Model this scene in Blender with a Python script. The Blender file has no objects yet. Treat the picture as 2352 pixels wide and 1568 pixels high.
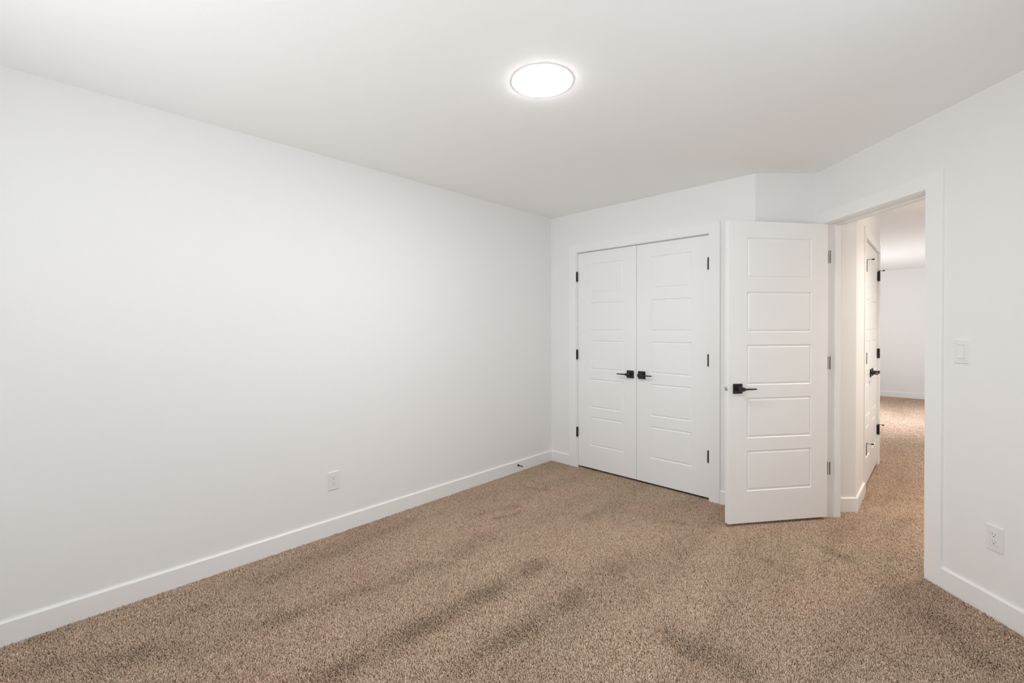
import bpy, bmesh, math
import numpy as np
from mathutils import Vector, Matrix

# ------------------------------------------------------------------ camera, world, lights, exposure
SC = bpy.context.scene
COL = SC.collection
SC.view_settings.view_transform = 'Standard'
SC.view_settings.look = 'None'
SC.view_settings.gamma = 1.0
SC.view_settings.use_curve_mapping = False
SC.view_settings.exposure = 0.13
SC.cycles.max_bounces = 16
SC.cycles.diffuse_bounces = 10
SC.cycles.glossy_bounces = 6
SC.cycles.sample_clamp_indirect = 6.0
SC.cycles.adaptive_threshold = 0.025
SC.cycles.caustics_reflective = False
SC.cycles.caustics_refractive = False

F_PX, YAW, PITCH, ROLL, PY = 1026.106, 0.76671, -0.009064, -0.003076, 765.11
CAM = Vector((2.85333, -3.53418, 1.32719))
fw = Vector((-math.sin(YAW)*math.cos(PITCH), math.cos(YAW)*math.cos(PITCH), math.sin(PITCH)))
rt = Vector((math.cos(YAW), math.sin(YAW), 0))
up = rt.cross(fw)
r2 = rt*math.cos(ROLL) + up*math.sin(ROLL)
u2 = up*math.cos(ROLL) - rt*math.sin(ROLL)
cd = bpy.data.cameras.new('camera')
cam = bpy.data.objects.new('camera', cd)
COL.objects.link(cam)
m = Matrix.Identity(4)
for i, c in enumerate((r2, u2, -fw)):
    for j in range(3):
        m[j][i] = c[j]
m.translation = CAM
cam.matrix_world = m
cd.sensor_fit = 'HORIZONTAL'
cd.sensor_width = 36.0
cd.lens = F_PX*36.0/2352.0
cd.shift_y = -(784.0-PY)/2352.0
cd.clip_start = 0.05
SC.camera = cam

world = bpy.data.worlds.new('daylight')
SC.world = world
world.use_nodes = True
bg = world.node_tree.nodes['Background']
bg.inputs[0].default_value = (0.85, 0.93, 1.0, 1)
bg.inputs[1].default_value = 0.0


def area_light(name, loc, direction, sx, sy, power, color, spread=180.0):
    d = bpy.data.lights.new(name, 'AREA')
    d.shape = 'RECTANGLE'
    d.size, d.size_y = sx, sy
    d.energy = power
    d.color = color
    d.spread = math.radians(spread)
    o = bpy.data.objects.new(name, d)
    o.location = loc
    o.rotation_euler = Vector(direction).to_track_quat('-Z', 'Z').to_euler()
    COL.objects.link(o)
    return o


# daylight entering by the bedroom window behind the camera, and by the loft window beyond the hall
E_FRONT, E_SIDE, E_UPF, E_LOFT, E_LSUN, E_LUP, E_HALL, E_LAMP = 12.5, 10, 12.0, 20, 74, 52, 18, 98
# the bedroom windows send in level sky light, the upward fill at the rear one is added to brighten the ceiling
area_light('bedroom_window_daylight', (1.55, -4.56, 1.5), (0, 1, -0.05), 1.75, 1.15, E_FRONT, (0.90, 1.0, 1.08))
area_light('side_window_daylight', (3.28, -2.3, 1.5), (-1, 0, -0.05), 1.45, 1.15, E_SIDE, (0.88, 1.0, 1.11))
area_light('bedroom_ceiling_fill', (1.55, -4.55, 1.45), (0, 1, 0.45), 1.75, 1.0, E_UPF, (0.96, 1.0, 1.0), 110)
area_light('loft_window_daylight', (0.36, 5.6, 1.3), (1, 0.6, 0.0), 3.4, 1.3, E_LOFT, (0.95, 0.98, 1.0), 120)
area_light('loft_window_sun_glow', (0.37, 4.8, 1.6), (1, -0.1, -0.75), 2.6, 0.9, E_LSUN, (0.90, 0.97, 1.05), 90)
area_light('loft_ceiling_fill', (0.37, 5.3, 1.2), (1, -0.05, 0.6), 3.6, 1.0, E_LUP, (0.95, 0.98, 1.01), 160)  # added upward fill that brightens the far ceiling
hl = bpy.data.lights.new('hall_lamp', 'AREA')
hl.spread = math.radians(130); hl.shape = 'DISK'; hl.size = 0.26; hl.energy = E_HALL; hl.color = (0.91, 0.82, 0.72)
hlo = bpy.data.objects.new('hall_lamp', hl)
hlo.location = (3.35, 0.9, 2.42)
COL.objects.link(hlo)
DIFFUSER_STRENGTH = E_LAMP

# ------------------------------------------------------------------ plan constants (metres)
H = 2.44
PILE = 0.010                                   # the pile tops stand at z = 0
S = math.sqrt(0.5)
X1 = 1.8826                                    # end of the closet wall
U = Vector((S, S, 0))                          # along the short diagonal wall
V = Vector((S, -S, 0))                         # along the doorway wall, towards the camera
P1 = Vector((X1, 0, 0))
UR = 0.438                                     # room face of the doorway wall
UH = 0.553                                     # hall face of the doorway wall
HE = 2.165                                      # end of the hall closet wall
HD0, HD1 = 1.060, 2.050                         # hall closet door opening along y
HX = 2.405                                     # face of the hall closet wall
UC = (HX-X1)/S                                 # hall corner along U


def uv(u, v, z=0.0):
    p = P1 + U*u + V*v
    return Vector((p.x, p.y, z))


# ------------------------------------------------------------------ materials
def new_mat(name):
    mt = bpy.data.materials.new(name)
    mt.use_nodes = True
    nt = mt.node_tree
    return mt, nt, nt.nodes['Principled BSDF']


def paint(name, color, rough, bump_scale=0.0, bump=0.0, spec=0.5):
    mt, nt, b = new_mat(name)
    b.inputs['Base Color'].default_value = (*color, 1)
    b.inputs['Roughness'].default_value = rough
    b.inputs['Specular IOR Level'].default_value = spec
    if bump:
        tc = nt.nodes.new('ShaderNodeTexCoord')
        n = nt.nodes.new('ShaderNodeTexNoise')
        n.inputs['Scale'].default_value = bump_scale
        n.inputs['Detail'].default_value = 3
        bp = nt.nodes.new('ShaderNodeBump')
        bp.inputs['Strength'].default_value = bump
        bp.inputs['Distance'].default_value = 0.002
        nt.links.new(tc.outputs['Object'], n.inputs['Vector'])
        nt.links.new(n.outputs['Fac'], bp.inputs['Height'])
        nt.links.new(bp.outputs['Normal'], b.inputs['Normal'])
    return mt


WALL = paint('wall_paint', (0.855, 0.850, 0.843), 0.65, 160, 0.12, 0.3)
CEIL = paint('ceiling_paint', (0.93, 0.925, 0.917), 0.9, 90, 0.2, 0.2)
TRIM = paint('trim_paint', (0.885, 0.882, 0.875), 0.38, 40, 0.03, 0.5)
DOORP = paint('door_paint', (0.885, 0.882, 0.875), 0.36, 60, 0.03, 0.5)
BLACK = paint('matte_black_metal', (0.012, 0.010, 0.010), 0.42, 300, 0.03, 0.5)
PLATE = paint('white_plastic', (0.82, 0.82, 0.82), 0.3, 0, 0, 0.5)
SLOT = paint('socket_slot', (0.22, 0.22, 0.22), 0.6)
RUBBER = paint('white_rubber', (0.8, 0.8, 0.78), 0.6)
CHROME, _nt, _b = new_mat('brushed_chrome')
_b.inputs['Base Color'].default_value = (0.6, 0.6, 0.6, 1)
_b.inputs['Metallic'].default_value = 1.0
_b.inputs['Roughness'].default_value = 0.25
GREYMETAL, _nt, _b = new_mat('grey_hinge_metal')
_b.inputs['Base Color'].default_value = (0.22, 0.21, 0.20, 1)
_b.inputs['Metallic'].default_value = 1.0
_b.inputs['Roughness'].default_value = 0.4
GLOW, _nt, _b = new_mat('lit_diffuser')
_b.inputs['Base Color'].default_value = (0.9, 0.9, 0.9, 1)
_b.inputs['Emission Color'].default_value = (1.0, 0.99, 1.0, 1)
_b.inputs['Emission Strength'].default_value = DIFFUSER_STRENGTH
GLASS, _nt, _b = new_mat('window_glass')
_b.inputs['Base Color'].default_value = (1, 1, 1, 1)
_b.inputs['Roughness'].default_value = 0.0
_b.inputs['Transmission Weight'].default_value = 1.0
_b.inputs['IOR'].default_value = 1.45


def carpet_material(name, pile):
    """pile=True: tufts carrying a per-tuft shade; pile=False: the backing and far carpet, same mean colour"""
    mt, nt, b = new_mat(name)
    N, L = nt.nodes.new, nt.links.new
    tc = N('ShaderNodeTexCoord')

    def noise(scale, detail, stretch=(1, 1, 1), dist=0.0):
        mp = N('ShaderNodeMapping')
        mp.inputs['Scale'].default_value = stretch
        L(tc.outputs['Object'], mp.inputs['Vector'])
        n = N('ShaderNodeTexNoise')
        n.inputs['Scale'].default_value = scale
        n.inputs['Detail'].default_value = detail
        n.inputs['Distortion'].default_value = dist
        L(mp.outputs['Vector'], n.inputs['Vector'])
        return n.outputs['Fac']

    def ramp(fac, stops):
        r = N('ShaderNodeValToRGB')
        el = r.color_ramp.elements
        while len(el) < len(stops):
            el.new(0.5)
        for e, (p, c) in zip(el, stops):
            e.position = p
            e.color = (*c, 1)
        L(fac, r.inputs['Fac'])
        return r.outputs['Color']

    def mul(a, c):
        mx = N('ShaderNodeMix')
        mx.data_type = 'RGBA'
        mx.blend_type = 'MULTIPLY'
        mx.inputs['Factor'].default_value = 1.0
        L(a, mx.inputs['A'])
        L(c, mx.inputs['B'])
        return mx.outputs['Result']

    if pile:
        at = N('ShaderNodeAttribute')
        at.attribute_name = 'shade'
        fac = at.outputs['Fac']
        stops = [(0.0, (0.24, 0.155, 0.104)), (0.22, (0.45, 0.325, 0.238)), (0.6, (0.61, 0.467, 0.357)), (1.0, (0.80, 0.65, 0.52))]
    else:
        fac = noise(170, 3)
        stops = [(0.30, (0.24, 0.17, 0.12)), (0.46, (0.43, 0.33, 0.24)), (0.58, (0.52, 0.405, 0.30)), (0.74, (0.64, 0.52, 0.40))]
    col = ramp(fac, stops)
    tone = ramp(noise(1.3, 3), [(0.35, (1.0, 0.955, 0.95)), (0.65, (0.985, 1.0, 0.97))])
    lay = ramp(noise(1.7, 4, (2.6, 0.42, 1), 0.35), [(0.33, (0.90, 0.89, 0.885)), (0.5, (1, 1, 1)), (0.66, (1.05, 1.05, 1.05))])  # sheen of the pile lay put into the colour as stretched bands
    scuff = ramp(noise(4.5, 4, (1, 1, 1), 1.2), [(0.29, (0.90, 0.89, 0.88)), (0.38, (1, 1, 1)), (0.7, (1.03, 1.03, 1.03))])
    lay = mul(lay, scuff)
    if pile:
        an = N('ShaderNodeAttribute')
        an.attribute_name = 'nap'
        lay = mul(lay, ramp(an.outputs['Fac'], [(0.0, (1, 1, 1)), (1.0, (0.79, 0.78, 0.765))]))  # shading of the brushed pile multiplied into the tuft colour
    col = mul(mul(col, tone), lay)
    L(col, b.inputs['Base Color'])
    b.inputs['Roughness'].default_value = 0.95
    b.inputs['Specular IOR Level'].default_value = 0.05
    if not pile:
        bp = N('ShaderNodeBump')
        bp.inputs['Strength'].default_value = 0.6
        bp.inputs['Distance'].default_value = 0.006
        L(fac, bp.inputs['Height'])
        L(bp.outputs['Normal'], b.inputs['Normal'])
    return mt


CARPET = carpet_material('carpet_backing', False)
TUFT = carpet_material('carpet_tufts', True)


# ------------------------------------------------------------------ mesh helpers
def link(name, bm, mat, parent=None, loc=None, smooth=False):
    bmesh.ops.recalc_face_normals(bm, faces=bm.faces)
    if smooth:
        for f in bm.faces:
            f.smooth = True
    me = bpy.data.meshes.new(name)
    bm.to_mesh(me)
    bm.free()
    me.materials.append(mat)
    o = bpy.data.objects.new(name, me)
    COL.objects.link(o)
    if parent:
        o.parent = parent
    if loc is not None:
        o.location = loc
    return o


def empty(name, loc, rotz=0.0, parent=None):
    o = bpy.data.objects.new(name, None)
    o.empty_display_size = 0.05
    COL.objects.link(o)
    if parent:
        o.parent = parent
    o.location = loc
    o.rotation_euler = (0, 0, rotz)
    return o


def tag(o, label, cat, group=None, kind=None):
    o['label'] = label
    o['category'] = cat
    if group:
        o['group'] = group
    if kind:
        o['kind'] = kind
    return o


def prism(bm, pts, z0, z1):
    if z0 == 0:
        z0 = -PILE                                # walls and trim run down to the carpet backing
    lo = [bm.verts.new((p[0], p[1], z0)) for p in pts]
    hi = [bm.verts.new((p[0], p[1], z1)) for p in pts]
    bm.faces.new(list(reversed(lo)))
    bm.faces.new(hi)
    n = len(pts)
    for i in range(n):
        j = (i+1) % n
        bm.faces.new((lo[i], lo[j], hi[j], hi[i]))


def box(bm, a, b, bevel=0.0, seg=1):
    x0, x1 = sorted((a[0], b[0])); y0, y1 = sorted((a[1], b[1])); z0, z1 = sorted((a[2], b[2]))
    t = bmesh.new()
    prism(t, [(x0, y0), (x1, y0), (x1, y1), (x0, y1)], z0, z1)
    bmesh.ops.recalc_face_normals(t, faces=t.faces)
    if bevel:
        bmesh.ops.bevel(t, geom=list(t.edges), offset=bevel, segments=seg, affect='EDGES', profile=0.5)
    merge(bm, t)


def merge(bm, t, mat=None):
    if mat is not None:
        bmesh.ops.transform(t, matrix=mat, verts=t.verts)
    vm = {v: bm.verts.new(v.co) for v in t.verts}
    for f in t.faces:
        bm.faces.new([vm[v] for v in f.verts])
    t.free()


def cyl(bm, p, axis, r0, r1, length, seg=24, bevel=0.0):
    t = bmesh.new()
    bmesh.ops.create_cone(t, cap_ends=True, segments=seg, radius1=r0, radius2=r1, depth=length)
    if bevel:
        es = [e for e in t.edges if len(e.link_faces) == 2 and any(len(f.verts) > 4 for f in e.link_faces)]
        bmesh.ops.bevel(t, geom=es, offset=bevel, segments=2, affect='EDGES', profile=0.5)
    q = Vector((0, 0, 1)).rotation_difference(Vector(axis).normalized()).to_matrix().to_4x4()
    merge(bm, t, Matrix.Translation(Vector(p)+Vector(axis).normalized()*length/2) @ q)


def uv_box(bm, u0, u1, v0, v1, z0, z1, bevel=0.0):
    t = bmesh.new()
    box(t, (u0, v0, z0), (u1, v1, z1), bevel)
    for v in t.verts:
        v.co = uv(v.co.x, v.co.y, v.co.z)
    merge(bm, t)


def structure(name, bm, mat, label=None, cat=None):
    o = link(name, bm, mat)
    o['kind'] = 'structure'
    if label:
        o['label'] = label
        o['category'] = cat
    return o


def baseboard(name, p0, p1, normal, mat=None, h=0.10, t=0.012, c=0.006):
    """skirting run p0->p1 against a wall whose room side points along normal"""
    p0, p1, n = Vector((*p0, 0)), Vector((*p1, 0)), Vector((*normal, 0)).normalized()
    prof = [(0, -PILE), (t, -PILE), (t, h-c), (t-c*0.8, h), (0, h)]
    bm = bmesh.new()
    a = [bm.verts.new(p0+n*d+Vector((0, 0, z))) for d, z in prof]
    b = [bm.verts.new(p1+n*d+Vector((0, 0, z))) for d, z in prof]
    k = len(prof)
    bm.faces.new(a)
    bm.faces.new(list(reversed(b)))
    for i in range(k):
        j = (i+1) % k
        bm.faces.new((a[i], b[i], b[j], a[j]))
    return structure(name, bm, TRIM)


# ------------------------------------------------------------------ shell: floor, ceiling
bm = bmesh.new()
prism(bm, [(-0.15, -4.8), (3.7, -4.8), (3.7, 8.0), (-0.15, 8.0)], -0.06, -PILE)
structure('floor', bm, CARPET)
bm = bmesh.new()
prism(bm, [(-0.15, -4.8), (3.7, -4.8), (3.7, 8.0), (-0.15, 8.0)], H, H+0.1)
structure('ceiling', bm, CEIL)



def carpet_pile():
    """the twist pile itself: leaning yarn ends, one mesh, over the floor the bedroom and hall show"""
    rng = np.random.default_rng(7)
    sp = 0.0048

    def grid(x0, x1, y0, y1, sp):
        gx, gy = np.meshgrid(np.arange(x0, x1, sp), np.arange(y0, y1, sp))
        p = np.stack([gx.ravel(), gy.ravel()], 1)
        return p + rng.uniform(-0.5, 0.5, p.shape)*sp

    def uvof(p):
        dx, dy = p[:, 0]-X1, p[:, 1]
        return (dx+dy)*S, (dx-dy)*S
    e = 0.016
    p = grid(e, 3.3, -4.58, 0.6, sp)
    u_, v_ = uvof(p)
    inside = (p[:, 0] > e) & (p[:, 0] < 3.3)
    room = inside & (u_ < UR-0.018) & ((p[:, 1] < -e) | ((u_ > 0.0) & (v_ > 0.016)) | ((p[:, 0] > 0.332) & (p[:, 0] < 1.556) & (p[:, 1] < 0.03)))
    sill = (u_ > UR-0.02) & (u_ < UH+0.02) & (v_ > 0.102) & (v_ < 0.838)
    dep = (p[:, 0]-CAM.x)*fw.x + (p[:, 1]-CAM.y)*fw.y
    lat = (p[:, 0]-CAM.x)*rt.x + (p[:, 1]-CAM.y)*rt.y
    view = (dep > 1.05) & (np.abs(lat) < dep*1.25+0.55)
    A = p[(room | sill) & view]
    p = grid(2.25, 3.49, -0.45, HE, 0.0050)
    u_, v_ = uvof(p)
    hall = (v_ > 0.016) | (p[:, 0] > HX+0.016) | ((p[:, 0] > HX-0.006) & (p[:, 1] > HD0) & (p[:, 1] < HD1))
    B = p[hall & (u_ > UH+0.021) & (p[:, 1] < HE)]
    D = grid(1.9, 3.49, HE+0.02, 7.75, 0.0064)
    P = np.concatenate([A, B, D])
    n = len(P)
    big = np.concatenate([np.ones(len(A)), np.full(len(B), 1.12), np.full(len(D), 1.6)])
    # vacuum tracks along the room and a few foot scuffs: pile brushed the other way, its shading also put into the colour
    nap = np.zeros(n)
    px, py = P[:, 0], P[:, 1]
    wob = 0.5+0.25*(np.sin(23*px+9*py+2*np.sin(7*py))+np.sin(17*py-13*px+1.3))
    for x0, y0, x1, y1, w, a in ((0.33, -3.2, 0.20, -1.8, 0.060, 0.6), (0.52, -3.45, 0.84, -2.0, 0.065, 0.75), (1.16, -2.95, 1.22, -1.60, 0.075, 0.9),
                                 (1.52, -2.4, 1.55, -1.2, 0.08, 0.7), (0.85, -2.5, 0.80, -1.6, 0.06, 0.35), (2.02, -0.68, 2.30, -0.75, 0.045, 0.6),
                                 (2.00, -1.66, 2.30, -1.70, 0.10, 0.7), (0.28, -3.6, 0.55, -3.2, 0.08, 0.8), (0.42, -1.5, 0.55, -1.1, 0.035, 0.5),
                                 (0.60, -1.36, 0.67, -1.18, 0.025, 0.9), (1.2, -0.63, 1.58, -0.55, 0.04, 0.4), (2.24, -0.25, 2.5, -0.38, 0.04, 0.5),
                                 (2.84, -0.70, 2.97, -0.95, 0.06, 0.7), (0.35, -0.75, 0.50, -0.68, 0.02, 0.7), (1.62, -1.2, 1.9, -1.05, 0.03, 0.35),
                                 (2.5, 1.0, 2.75, 1.1, 0.05, 0.5), (2.6, 0.2, 2.7, 0.6, 0.05, 0.4)):
        dx, dy = x1-x0, y1-y0
        t = (((px-x0)*dx+(py-y0)*dy)/(dx*dx+dy*dy)).clip(0, 1)
        d2 = (px-x0-t*dx)**2+(py-y0-t*dy)**2
        nap = np.maximum(nap, a*np.exp(-d2/(2*(0.75*w)**2)))
    nap = (nap*(0.5+0.9*wob)+rng.normal(0, 0.12, n)*(nap > 0.15)).clip(0, 1)
    # slow field that decides which way the nap lies
    x, y = P[:, 0], P[:, 1]
    f = np.sin(5.2*x+1.1*np.sin(1.7*y+0.6)+0.8*np.sin(3.1*x-2.2*y)) + 0.6*np.sin(2.3*x*1.9-1.4*y+1.0)
    ang = 0.9*f + rng.normal(0, 0.9, n) + 2.2 + 2.6*nap
    lean = np.abs(rng.normal(0.0045, 0.0025, n))
    h = rng.normal(0.0112, 0.0018, n).clip(0.006, 0.0145)
    r = rng.normal(0.0034, 0.0005, n).clip(0.002, 0.0045)*big
    rot = rng.uniform(0, 2*math.pi, n)
    vs = np.zeros((n, 7, 3), np.float32)
    lx, ly = np.cos(ang)*lean, np.sin(ang)*lean
    for k in range(3):
        a = rot+k*2*math.pi/3
        vs[:, k, 0] = x+np.cos(a)*r*0.9
        vs[:, k, 1] = y+np.sin(a)*r*0.9
        vs[:, k, 2] = -PILE-0.0005
        a = a+0.6
        vs[:, 3+k, 0] = x+np.cos(a)*r*0.85+lx*0.6
        vs[:, 3+k, 1] = y+np.sin(a)*r*0.85+ly*0.6
        vs[:, 3+k, 2] = -PILE+h*0.72
    vs[:, 6, 0] = x+lx
    vs[:, 6, 1] = y+ly
    vs[:, 6, 2] = -PILE+h
    tri = np.array([(0, 1, 4), (0, 4, 3), (1, 2, 5), (1, 5, 4), (2, 0, 3), (2, 3, 5), (3, 4, 6), (4, 5, 6), (5, 3, 6)], np.int32)
    idx = (np.arange(n, dtype=np.int32)*7)[:, None, None]+tri[None]
    me = bpy.data.meshes.new('carpet_pile')
    me.vertices.add(n*7)
    me.vertices.foreach_set('co', vs.ravel())
    me.loops.add(n*27)
    me.loops.foreach_set('vertex_index', idx.ravel())
    me.polygons.add(n*9)
    me.polygons.foreach_set('loop_start', np.arange(0, n*27, 3, dtype=np.int32))
    me.polygons.foreach_set('use_smooth', np.ones(n*9, dtype=bool))
    sh = rng.normal(0.5, 0.22, n)
    sh = np.where(rng.random(n) < 0.10, sh*0.3, sh).clip(0, 1).astype(np.float32)
    at = me.attributes.new('shade', 'FLOAT', 'POINT')
    at.data.foreach_set('value', np.repeat(sh, 7))
    at = me.attributes.new('nap', 'FLOAT', 'POINT')
    at.data.foreach_set('value', np.repeat(nap.astype(np.float32), 7))
    me.update()
    me.materials.append(TUFT)
    o = bpy.data.objects.new('carpet_pile', me)
    COL.objects.link(o)
    tag(o, 'beige brown twist pile of the wall to wall carpet', 'carpet', kind='stuff')
    return n


carpet_pile()

# ------------------------------------------------------------------ shell: walls
YF = -4.6                                       # wall behind the camera
LX = 0.30                                       # window wall of the loft beyond the hall
VE = 1.6                                        # where the doorway wall ends
PE = uv(UR, VE)
bm = bmesh.new()
box(bm, (-0.12, YF-0.12, 0), (0, 0.115, H))
structure('wall_left', bm, WALL)

JL, JR, JT = 0.312, 1.577, 2.072                # rough opening of the closet
bm = bmesh.new()
box(bm, (0, 0, 0), (JL, 0.115, H))
prism(bm, [(JR, 0), (X1, 0), (X1-0.048, 0.115), (JR, 0.115)], 0, H)
box(bm, (JL, 0, JT), (JR, 0.115, H))
structure('wall_back', bm, WALL)


bm = bmesh.new()
prism(bm, [(X1, 0), (HX, UC*S), (HX, HD0-0.018), (HX-0.115, HD0-0.018), (HX-0.115, UC*S+0.048), (X1-0.048, 0.115)], 0, H)
box(bm, (HX-0.115, HD0-0.018, JT), (HX, HD1+0.018, H))
box(bm, (HX-0.115, HD1+0.018, 0), (HX, HE, H))
box(bm, (HX-0.6, HE-0.115, 0), (HX-0.115, HE, H))
structure('wall_hall', bm, WALL)
bm = bmesh.new()
box(bm, (-0.12, 0.72, 0), (HX-0.6, 0.80, H))
box(bm, (HX-0.68, 0.80, 0), (HX-0.6, HE, H))
structure('wall_closet', bm, WALL)

DV0, DV1 = 0.085, 0.852                         # clear opening of the bedroom door
bm = bmesh.new()
uv_box(bm, UR, UH, 0, DV0-0.018, 0, H)
uv_box(bm, UR, UH, DV1+0.018, VE+0.12, 0, H)
uv_box(bm, UR, UH, DV0-0.018, DV1+0.018, JT, H)
structure('wall_right', bm, WALL)
bm = bmesh.new()
SY0, SY1, WZ0, WZ1 = -3.05, -1.55, 0.9, 2.1
box(bm, (PE.x, YF-0.12, 0), (PE.x+0.12, SY0, H)); box(bm, (PE.x, SY1, 0), (PE.x+0.12, PE.y+0.02, H))
box(bm, (PE.x, SY0, 0), (PE.x+0.12, SY1, WZ0)); box(bm, (PE.x, SY0, WZ1), (PE.x+0.12, SY1, H))
structure('wall_side', bm, WALL)
bm = bmesh.new()
WX0, WX1, WZ0, WZ1 = 0.65, 2.45, 0.9, 2.1
box(bm, (0, YF-0.12, 0), (WX0, YF, H)); box(bm, (WX1, YF-0.12, 0), (PE.x, YF, H))
box(bm, (WX0, YF-0.12, 0), (WX1, YF, WZ0)); box(bm, (WX0, YF-0.12, WZ1), (WX1, YF, H))
structure('wall_front', bm, WALL)
bm = bmesh.new()
box(bm, (3.52, -0.9, 0), (3.64, 7.77, H))
structure('wall_corridor', bm, WALL)
bm = bmesh.new()
box(bm, (LX-0.12, 7.77, 0), (3.64, 7.89, H))
structure('wall_far', bm, WALL)
bm = bmesh.new()
box(bm, (LX-0.12, 0.80, 0), (LX, 3.5, H)); box(bm, (LX-0.12, 7.5, 0), (LX, 7.77, H))
box(bm, (LX-0.12, 3.5, 0), (LX, 7.5, 0.55)); box(bm, (LX-0.12, 3.5, 2.15), (LX, 7.5, H))
structure('wall_loft', bm, WALL)


# windows behind the camera and in the loft: frame and glass
def window(name, a, b, axis):
    bm = bmesh.new()
    (x0, y0, z0), (x1, y1, z1) = a, b
    w = 0.05
    if axis == 'x':
        for q0, q1 in (((x0, z0), (x0+w, z1)), ((x1-w, z0), (x1, z1)), ((x0+w, z0), (x1-w, z0+w)),
                       ((x0+w, z1-w), (x1-w, z1)), (((x0+x1)/2-w/2, z0+w), ((x0+x1)/2+w/2, z1-w))):
            box(bm, (q0[0], y0, q0[1]), (q1[0], y1, q1[1]))
    else:
        for q0, q1 in (((y0, z0), (y0+w, z1)), ((y1-w, z0), (y1, z1)), ((y0+w, z0), (y1-w, z0+w)),
                       ((y0+w, z1-w), (y1-w, z1)), (((y0+y1)/2-w/2, z0+w), ((y0+y1)/2+w/2, z1-w))):
            box(bm, (x0, q0[0], q0[1]), (x1, q1[0], q1[1]))
    fr = structure(name, bm, TRIM)
    bm = bmesh.new()
    if axis == 'x':
        ym = (y0+y1)/2
        box(bm, (x0+w, ym-0.003, z0+w), (x1-w, ym+0.003, z1-w))
    else:
        xm = (x0+x1)/2
        box(bm, (xm-0.003, y0+w, z0+w), (xm+0.003, y1-w, z1-w))
    link('window_pane', bm, GLASS, fr)
    return fr


window('window_1', (WX0, YF-0.11, WZ0), (WX1, YF-0.06, WZ1), 'x')
window('window_2', (PE.x+0.06, SY0, WZ0), (PE.x+0.11, SY1, WZ1), 'y')
window('window_3', (LX-0.11, 3.5, 0.55), (LX-0.06, 7.5, 2.15), 'y')

# ------------------------------------------------------------------ baseboards
baseboard('baseboard_left', (0, YF), (0, 0), (1, 0))
baseboard('baseboard_back', (0.012, 0), (0.233, 0), (0, -1))
baseboard('baseboard_closet', (1.642, 0), (X1+0.005, 0), (0, -1))
a, b = uv(0.0, 0), uv(UR-0.016, 0)
baseboard('baseboard_diagonal', (a.x, a.y), (b.x, b.y), (V.x, V.y))
a, b = uv(UR, 0.945), uv(UR, VE)
baseboard('baseboard_right', (a.x, a.y), (b.x, b.y), (-U.x, -U.y))
baseboard('baseboard_side', (PE.x, PE.y), (PE.x, YF), (-1, 0))
baseboard('baseboard_front', (0.012, YF), (PE.x-0.012, YF), (0, 1))
a, b = uv(UH+0.016, 0), uv(UC+0.0085, 0)
baseboard('baseboard_hall', (a.x, a.y), (b.x, b.y), (V.x, V.y))
a = uv(UC, 0)
baseboard('baseboard_corner', (HX, a.y-0.005), (HX, HD0-0.101), (1, 0))
baseboard('baseboard_far', (LX, 7.77), (3.52, 7.77), (0, -1))


# ------------------------------------------------------------------ door casings and jambs
def casing(name, a0, a1, i0, i1, ztop, zin, t, place):
    """one-piece door surround: outer a0..a1, opening i0..i1, heights ztop / zin; place(a, depth, z) puts it on its wall"""
    pts = [(a0, -PILE), (i0, -PILE), (i0, zin), (i1, zin), (i1, -PILE), (a1, -PILE), (a1, ztop), (a0, ztop)]
    bm = bmesh.new()
    fr = [bm.verts.new((x, t, z)) for x, z in pts]
    bk = [bm.verts.new((x, 0, z)) for x, z in pts]
    bm.faces.new(fr)
    bm.faces.new(list(reversed(bk)))
    for k in range(8):
        j = (k+1) % 8
        bm.faces.new((fr[k], bk[k], bk[j], fr[j]))
    es = [e for e in bm.edges if all(abs(v.co.y-t) < 1e-6 for v in e.verts)]
    bmesh.ops.bevel(bm, geom=es, offset=0.0015, segments=1, affect='EDGES', profile=0.5)
    bmesh.ops.triangulate(bm, faces=[f for f in bm.faces if len(f.verts) > 4])
    for v in bm.verts:
        v.co = place(v.co.x, v.co.y, v.co.z)
    return structure(name, bm, TRIM)


casing('trim_1', 0.233, 1.643, 0.316, 1.563, 2.137, 2.060, 0.016, lambda x, d, z: Vector((x, -d, z)))
bm = bmesh.new()                                # closet jamb
box(bm, (JL, 0, 0), (0.326, 0.115, 2.056)); box(bm, (1.562, 0, 0), (JR, 0.115, 2.056))
box(bm, (JL, 0, 2.056), (JR, 0.115, JT))
box(bm, (0.326, 0.036, 2.044), (1.562, 0.07, 2.056))
structure('trim_2', bm, TRIM)

casing('trim_3', 0.0, 0.945, 0.080, 0.857, 2.136, 2.060, 0.016, lambda x, d, z: uv(UR-d, x, z))   # bedroom doorway, room side
casing('trim_4', 0.0, 0.945, 0.080, 0.857, 2.136, 2.060, 0.016, lambda x, d, z: uv(UH+d, x, z))   # hall side
bm = bmesh.new()                                # jamb and stop
uv_box(bm, UR, UH, DV0-0.018, DV0, 0, 2.056, 0.001)
uv_box(bm, UR, UH, DV1, DV1+0.018, 0, 2.056, 0.001)
uv_box(bm, UR, UH, DV0-0.018, DV1+0.018, 2.056, JT, 0.001)
uv_box(bm, 0.512, 0.549, DV0, DV0+0.012, 0, 2.056, 0.001)
uv_box(bm, 0.512, 0.549, DV1-0.012, DV1, 0, 2.056, 0.001)
uv_box(bm, 0.512, 0.549, DV0+0.012, DV1-0.012, 2.044, 2.056, 0.001)
structure('trim_5', bm, TRIM)

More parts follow.
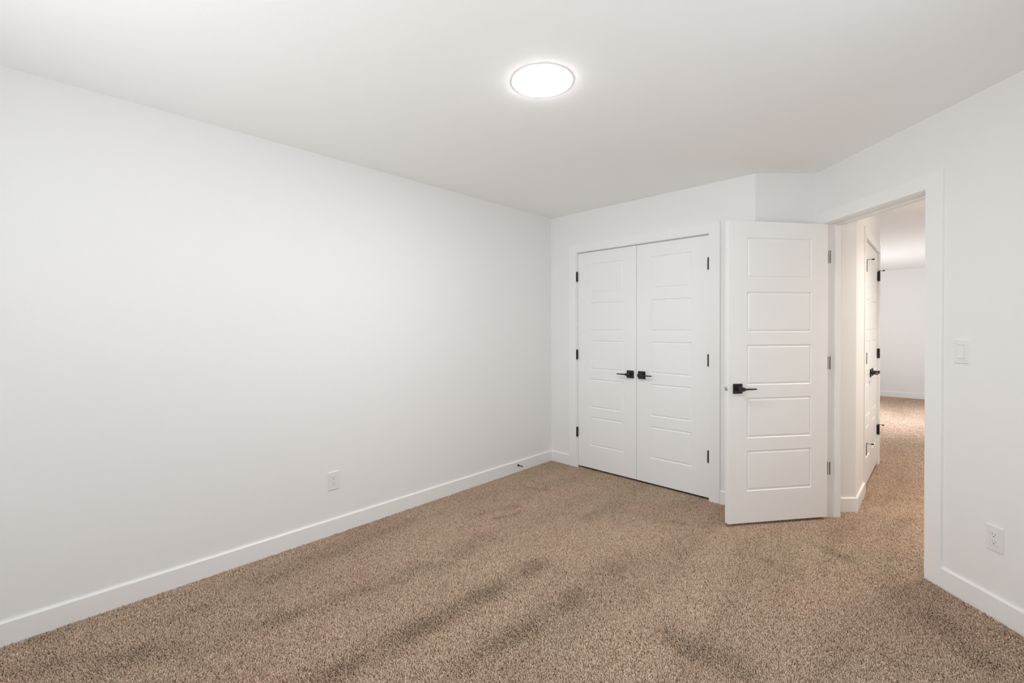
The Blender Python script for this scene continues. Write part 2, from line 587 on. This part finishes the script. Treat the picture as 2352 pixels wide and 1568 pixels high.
casing('trim_6', HD0-0.100, HD1+0.100, HD0-0.018, HD1+0.018, 2.137, 2.060, 0.008, lambda x, d, z: Vector((HX+d, x, z)))   # hall closet
bm = bmesh.new()
box(bm, (HX-0.115, HD0-0.018, 0), (HX, HD0, 2.056)); box(bm, (HX-0.115, HD1, 0), (HX, HD1+0.018, 2.056))
box(bm, (HX-0.115, HD0-0.018, 2.056), (HX, HD1+0.018, JT))
structure('trim_7', bm, TRIM)

# ------------------------------------------------------------------ doors
ROWS = [(0.231, 0.504), (0.588, 0.861), (0.945, 1.218), (1.301, 1.574), (1.664, 1.937)]
DOOR_Z0, DOOR_Z1 = 0.017, 2.047


def door_slab(w, px0, px1, t=0.035, rows=ROWS):
    """five panel moulded slab: local x 0..w, front face y=0 (looking to -y), back face y=t"""
    zs = [DOOR_Z0] + [z for r in rows for z in r] + [DOOR_Z1]
    xs = [0, px0, px1, w]
    bm = bmesh.new()
    prof = [(0.0, 0.0), (0.002, 0.0035), (0.0055, 0.0065), (0.009, 0.0068), (0.013, 0.0045), (0.018, 0.0018), (0.021, 0.0015)]

    def face(y0, sgn):
        for i in range(3):
            for j in range(len(zs)-1):
                a, b, c, d = xs[i], xs[i+1], zs[j], zs[j+1]
                if i == 1 and j % 2 == 1:
                    loops = []
                    for off, dep in prof:
                        loops.append([bm.verts.new((x, y0+sgn*dep, z)) for x, z in
                                      ((a+off, c+off), (b-off, c+off), (b-off, d-off), (a+off, d-off))])
                    for l0, l1 in zip(loops, loops[1:]):
                        for k in range(4):
                            n = (k+1) % 4
                            bm.faces.new((l0[k], l0[n], l1[n], l1[k]))
                    bm.faces.new(loops[-1])
                else:
                    bm.faces.new([bm.verts.new((x, y0, z)) for x, z in ((a, c), (b, c), (b, d), (a, d))])
    face(0.0, 1)
    face(t, -1)
    for j in range(len(zs)-1):
        for x in (0, w):
            bm.faces.new([bm.verts.new(p) for p in ((x, 0, zs[j]), (x, t, zs[j]), (x, t, zs[j+1]), (x, 0, zs[j+1]))])
    for i in range(3):
        for z in (DOOR_Z0, DOOR_Z1):
            bm.faces.new([bm.verts.new(p) for p in ((xs[i], 0, z), (xs[i+1], 0, z), (xs[i+1], t, z), (xs[i], t, z))])
    bmesh.ops.remove_doubles(bm, verts=bm.verts, dist=1e-5)
    bmesh.ops.recalc_face_normals(bm, faces=bm.faces)
    es = [e for e in bm.edges if len(e.link_faces) == 2 and e.calc_face_angle() > 1.4
          and all(min(abs(v.co.x), abs(v.co.x-w), abs(v.co.z-DOOR_Z0), abs(v.co.z-DOOR_Z1)) < 1e-4 for v in e.verts)]
    bmesh.ops.bevel(bm, geom=es, offset=0.002, segments=2, affect='EDGES', profile=0.5)
    return bm


def rose_bm():
    bm = bmesh.new()
    box(bm, (-0.033, -0.009, -0.033), (0.033, 0, 0.033), 0.0018, 2)
    cyl(bm, (0, -0.009, 0), (0, -1, 0), 0.0135, 0.0125, 0.030, 28, 0.001)
    return bm


def lever_bm(side):
    """tapered bar reaching to side*x from the neck, 6 cm off the door"""
    bm = bmesh.new()
    st = [(-0.016, 0.0125, 0.008), (0.0, 0.0145, 0.0095), (0.014, 0.0130, 0.0095), (0.026, 0.0075, 0.008),
          (0.034, 0.0052, 0.007), (0.070, 0.0046, 0.0065), (0.106, 0.0042, 0.006), (0.110, 0.0030, 0.0045)]
    y = -0.046
    rings = []
    for x, hz, hy in st:
        b = min(hz, hy)*0.35
        sec = [(-hy, -hz+b), (-hy+b, -hz), (hy-b, -hz), (hy, -hz+b), (hy, hz-b), (hy-b, hz), (-hy+b, hz), (-hy, hz-b)]
        rings.append([bm.verts.new((side*x, y+q, z)) for q, z in sec])
    for r0, r1 in zip(rings, rings[1:]):
        for k in range(8):
            n = (k+1) % 8
            bm.faces.new((r0[k], r0[n], r1[n], r1[k]))
    bm.faces.new(rings[0])
    bm.faces.new(list(reversed(rings[-1])))
    return bm


def handle(parent, x, z, side, back=None):
    """lever set; back = slab thickness when it sits on the far face"""
    h = link('door_handle', rose_bm(), BLACK, parent, (x, 0 if back is None else back, z))
    h['label'] = 'black lever handle on a square rose'
    link('lever', lever_bm(side), BLACK, h)
    if back is not None:
        h.rotation_euler = (0, 0, math.pi)
    return h


def hinge_bm(reach, side):
    """knuckle with ball tips and the two thin leaf edges, centre at the gap"""
    bm = bmesh.new()
    for k in range(5):
        z = -0.0445+k*0.0178
        cyl(bm, (0, 0, z+0.0003), (0, 0, 1), 0.0076, 0.0076, 0.0172, 16)
    cyl(bm, (0, 0, 0.0445), (0, 0, 1), 0.0055, 0.003, 0.004, 12)
    cyl(bm, (0, 0, -0.0445), (0, 0, -1), 0.0055, 0.003, 0.004, 12)
    box(bm, (-0.0022, 0.0, -0.0445), (0.0022, reach, 0.0445))
    return bm


def pin_stop(parent, dx, dy, length):
    """hinge pin door stop: collar on the pin, threaded rod, rubber bumper"""
    d = Vector((dx, dy, 0)).normalized()
    bm = bmesh.new()
    cyl(bm, (0, 0, 0.0485), (0, 0, 1), 0.010, 0.010, 0.006, 16)
    cyl(bm, (0, 0, 0.0515), d, 0.0019, 0.0019, length-0.012, 12)
    cyl(bm, Vector((0, 0, 0.0515))+d*(length-0.016), d, 0.0055, 0.0065, 0.016, 16, 0.001)
    return link('door_stop', bm, BLACK, parent)


def make_door(name, loc, rotz, w, px0, px1, hinge_x, label):
    o = link(name, door_slab(w, px0, px1), DOORP, None, loc)
    o.rotation_euler = (0, 0, rotz)
    tag(o, label, 'door', kind='structure')
    return o


HZ = (1.828, 1.083, 0.340)
# closet pair on the back wall
DL0, DM, DR1 = 0.330, 0.9435, 1.558
dl = make_door('door_1', (DL0, 0.001, 0), 0, DM-0.0015-DL0, 0.139, 0.489, 0, 'left leaf of the closed white double closet door, five panels')
handle(dl, 0.888-DL0, 0.930, -1)
dr = make_door('door_2', (DM+0.0015, 0.001, 0), 0, DR1-DM-0.0015, 0.1275, 0.4795, 0, 'right leaf of the closed white double closet door, five panels')
handle(dr, 0.9965-DM-0.0015, 0.930, 1)
for z in HZ:
    for leaf, at in ((dl, (-0.004, -0.0105, z)), (dr, (DR1-DM-0.002, -0.0115, z))):
        link('hinge', hinge_bm(0.03, 1), BLACK, leaf, at)['label'] = 'black hinge'

# open bedroom door, hinged on the far jamb and swung into the room
OPEN = math.radians(82.0)
DW = 0.757
piv = uv(0.430, DV0+0.003)
dirv = U*(-math.sin(OPEN)) + V*math.cos(OPEN)     # from hinge to free edge
nrm = U*math.cos(OPEN) + V*math.sin(OPEN)         # hall face, towards the camera
corner = piv + nrm*0.043 + dirv*0.002             # hall face at the hinge edge
free = corner + dirv*DW
# local x runs from the free edge to the hinge edge so that local -y is the visible face
xax = -dirv
d3 = make_door('door_3', (free.x, free.y, 0), math.atan2(xax.y, xax.x), DW, 0.137, 0.629, 0,
               'white five panel bedroom door standing open into the room')
handle(d3, 0.066, 0.925, 1)
handle(d3, 0.066, 0.925, -1, 0.035)
bm = bmesh.new()
cyl(bm, (0.001, 0.0175, 0.925), (-1, 0, 0), 0.0130, 0.0115, 0.013, 24, 0.004)
link('latch', bm, CHROME, d3)['label'] = 'chrome latch bolt'
for z in HZ:
    bm = bmesh.new()
    cyl(bm, (0.004, 0.043, z-0.0445), (0, 0, 1), 0.0065, 0.0065, 0.089, 16)
    box(bm, (0.0, 0.006, z-0.0445), (0.0022, 0.040, z+0.0445))
    h = link('hinge', bm, GREYMETAL, d3, (DW, 0, 0))
    h['label'] = 'grey hinge'
bm = bmesh.new()
for z in HZ:
    uv_box(bm, UR+0.002, 0.4705, DV0, DV0+0.0022, z-0.0445, z+0.0445)
    uv_box(bm, 0.4795, 0.4865, DV0, DV0+0.0016, z-0.0445, z+0.0445)
link('hinge_leaf', bm, GREYMETAL, bpy.data.objects['trim_5'])

# hall closet pair, seen edge on
HM = (HD0+HD1)/2
lw = HM-0.0015-(HD0+0.003)
d4 = make_door('door_4', (HX-0.008, HD0+0.003, 0), math.pi/2, lw, 0.10, lw-0.095, 0,
               'near leaf of the hall closet double door seen through the doorway')
handle(d4, lw-0.06, 0.932, -1)
d5 = make_door('door_5', (HX-0.008, HM+0.0015, 0), math.pi/2, lw, 0.095, lw-0.075, 0,
               'far leaf of the hall closet double door seen through the doorway')
handle(d5, 0.06, 0.932, 1)
for i, z in enumerate(HZ):
    h = link('hinge', hinge_bm(0.03, 1), BLACK, d4, (-0.002, -0.0115, z))
    if i != 1:
        pin_stop(h, 0.1, -1, 0.052)
    h = link('hinge', hinge_bm(0.03, -1), BLACK, d5, (lw+0.002, -0.015, z))
    if i != 1:
        pin_stop(h, -0.1, -1, 0.042)

# ------------------------------------------------------------------ ceiling lamp
LC = (1.553, -1.983)
lamp = empty('ceiling_light', (LC[0], LC[1], H))
tag(lamp, 'round flush ceiling light, lit, with thin white rim', 'ceiling light')
bm = bmesh.new()
n = 96
prof = [(0.1390, 0.0), (0.1385, -0.0012), (0.1370, -0.0018), (0.1315, -0.0018), (0.1301, -0.0014), (0.1301, 0.0)]
rings = [[bm.verts.new((r*math.cos(2*math.pi*k/n), r*math.sin(2*math.pi*k/n), z)) for k in range(n)] for r, z in prof]
for i in range(len(rings)):
    a, b = rings[i], rings[(i+1) % len(rings)]
    for k in range(n):
        j = (k+1) % n
        bm.faces.new((a[k], a[j], b[j], b[k]))
link('rim', bm, PLATE, lamp, smooth=False)
bm = bmesh.new()
prof = [(0.1300, -0.0016), (0.127, -0.0036), (0.115, -0.0066), (0.083, -0.0102), (0.04, -0.0120)]
rings = [[bm.verts.new((r*math.cos(2*math.pi*k/n), r*math.sin(2*math.pi*k/n), z)) for k in range(n)] for r, z in prof]
for a, b in zip(rings, rings[1:]):
    for k in range(n):
        j = (k+1) % n
        bm.faces.new((a[k], a[j], b[j], b[k]))
bm.faces.new(rings[-1])
up_ring = [bm.verts.new((v.co.x, v.co.y, -0.0005)) for v in rings[0]]
for k in range(n):
    j = (k+1) % n
    bm.faces.new((rings[0][k], rings[0][j], up_ring[j], up_ring[k]))
bm.faces.new(up_ring)
link('diffuser', bm, GLOW, lamp)['label'] = 'glowing round diffuser'


# ------------------------------------------------------------------ wall plates (local: x right, z up, -y out of the wall)
def plate_root(name, loc, out):
    o = empty(name, loc)
    o.rotation_euler = (0, 0, math.atan2(out[1], out[0])+math.pi/2)
    return o


def cover_plate(parent, w=0.072, h=0.116):
    bm = bmesh.new()
    hw, hh, iw, ih = w/2, h/2, 0.0167, 0.0335
    prof = [(hw, hh, 0.0), (hw, hh, -0.003), (hw-0.0025, hh-0.0025, -0.0062), (iw, ih, -0.0066), (iw, ih, -0.002)]
    rings = [[bm.verts.new((sx*a, y, sz*b)) for sx, sz in ((-1, -1), (1, -1), (1, 1), (-1, 1))] for a, b, y in prof]
    for r0, r1 in zip(rings, rings[1:]):
        for k in range(4):
            j = (k+1) % 4
            bm.faces.new((r0[k], r0[j], r1[j], r1[k]))
    bm.faces.new(rings[-1])
    return link('cover_plate', bm, PLATE, parent)


def outlet(loc, out, label):
    o = plate_root('electrical_outlet', loc, out)
    tag(o, label, 'outlet', 'duplex wall outlets')
    cover_plate(o)
    bm = bmesh.new()
    box(bm, (-0.0163, -0.0076, -0.0330), (0.0163, -0.002, 0.0330), 0.0012)
    rc = link('receptacle', bm, PLATE, o)
    bm = bmesh.new()
    for zc in (0.0165, -0.0165):
        box(bm, (-0.0073, -0.0079, zc+0.0005), (-0.0053, -0.007, zc+0.0085))
        box(bm, (0.0053, -0.0079, zc+0.0005), (0.0073, -0.007, zc+0.0075))
        cyl(bm, (0, -0.007, zc-0.0065), (0, -1, 0), 0.0030, 0.0030, 0.0009, 14)
    link('slots', bm, SLOT, rc)['label'] = 'dark socket slots'
    return o


outlet((0, -2.254, 0.346), (1, 0), 'white duplex outlet low on the long left wall')
p = uv(UR, 1.188, 0.361)
outlet(p, (-U.x, -U.y), 'white duplex outlet low on the right wall below the light switch')

p = uv(UR, 1.034, 1.210)
sw = plate_root('light_switch', p, (-U.x, -U.y))
tag(sw, 'white rocker light switch on the right wall beside the doorway', 'light switch')
cover_plate(sw)
bm = bmesh.new()
t = bmesh.new()
pts = [(-0.002, -0.0325), (-0.0100, -0.0325), (-0.0080, 0.0), (-0.0072, 0.0325), (-0.002, 0.0325)]
a = [t.verts.new((-0.0162, y, z)) for y, z in pts]
b = [t.verts.new((0.0162, y, z)) for y, z in pts]
t.faces.new(a); t.faces.new(list(reversed(b)))
for i in range(5):
    j = (i+1) % 5
    t.faces.new((a[i], b[i], b[j], a[j]))
merge(bm, t)
link('rocker', bm, PLATE, sw)

# ------------------------------------------------------------------ door stop on the left baseboard
ds = empty('door_stop', (0.012, -0.507, 0.060))
tag(ds, 'small black baseboard door stop with white tip near the back left corner', 'door stop')
bm = bmesh.new()
cyl(bm, (0, 0, 0), (1, 0, 0), 0.0115, 0.0085, 0.008, 24, 0.0015)
link('base', bm, BLACK, ds)
bm = bmesh.new()
cyl(bm, (0.008, 0, 0), (1, 0, 0), 0.0045, 0.0045, 0.058, 16)
link('rod', bm, BLACK, ds)
bm = bmesh.new()
cyl(bm, (0.066, 0, 0), (1, 0, 0), 0.0065, 0.006, 0.010, 18, 0.001)
link('rubber_tip', bm, RUBBER, ds)['label'] = 'white rubber tip'

# parts keep their names; every one carries its place in the hierarchy through its parent
bpy.context.view_layer.update()
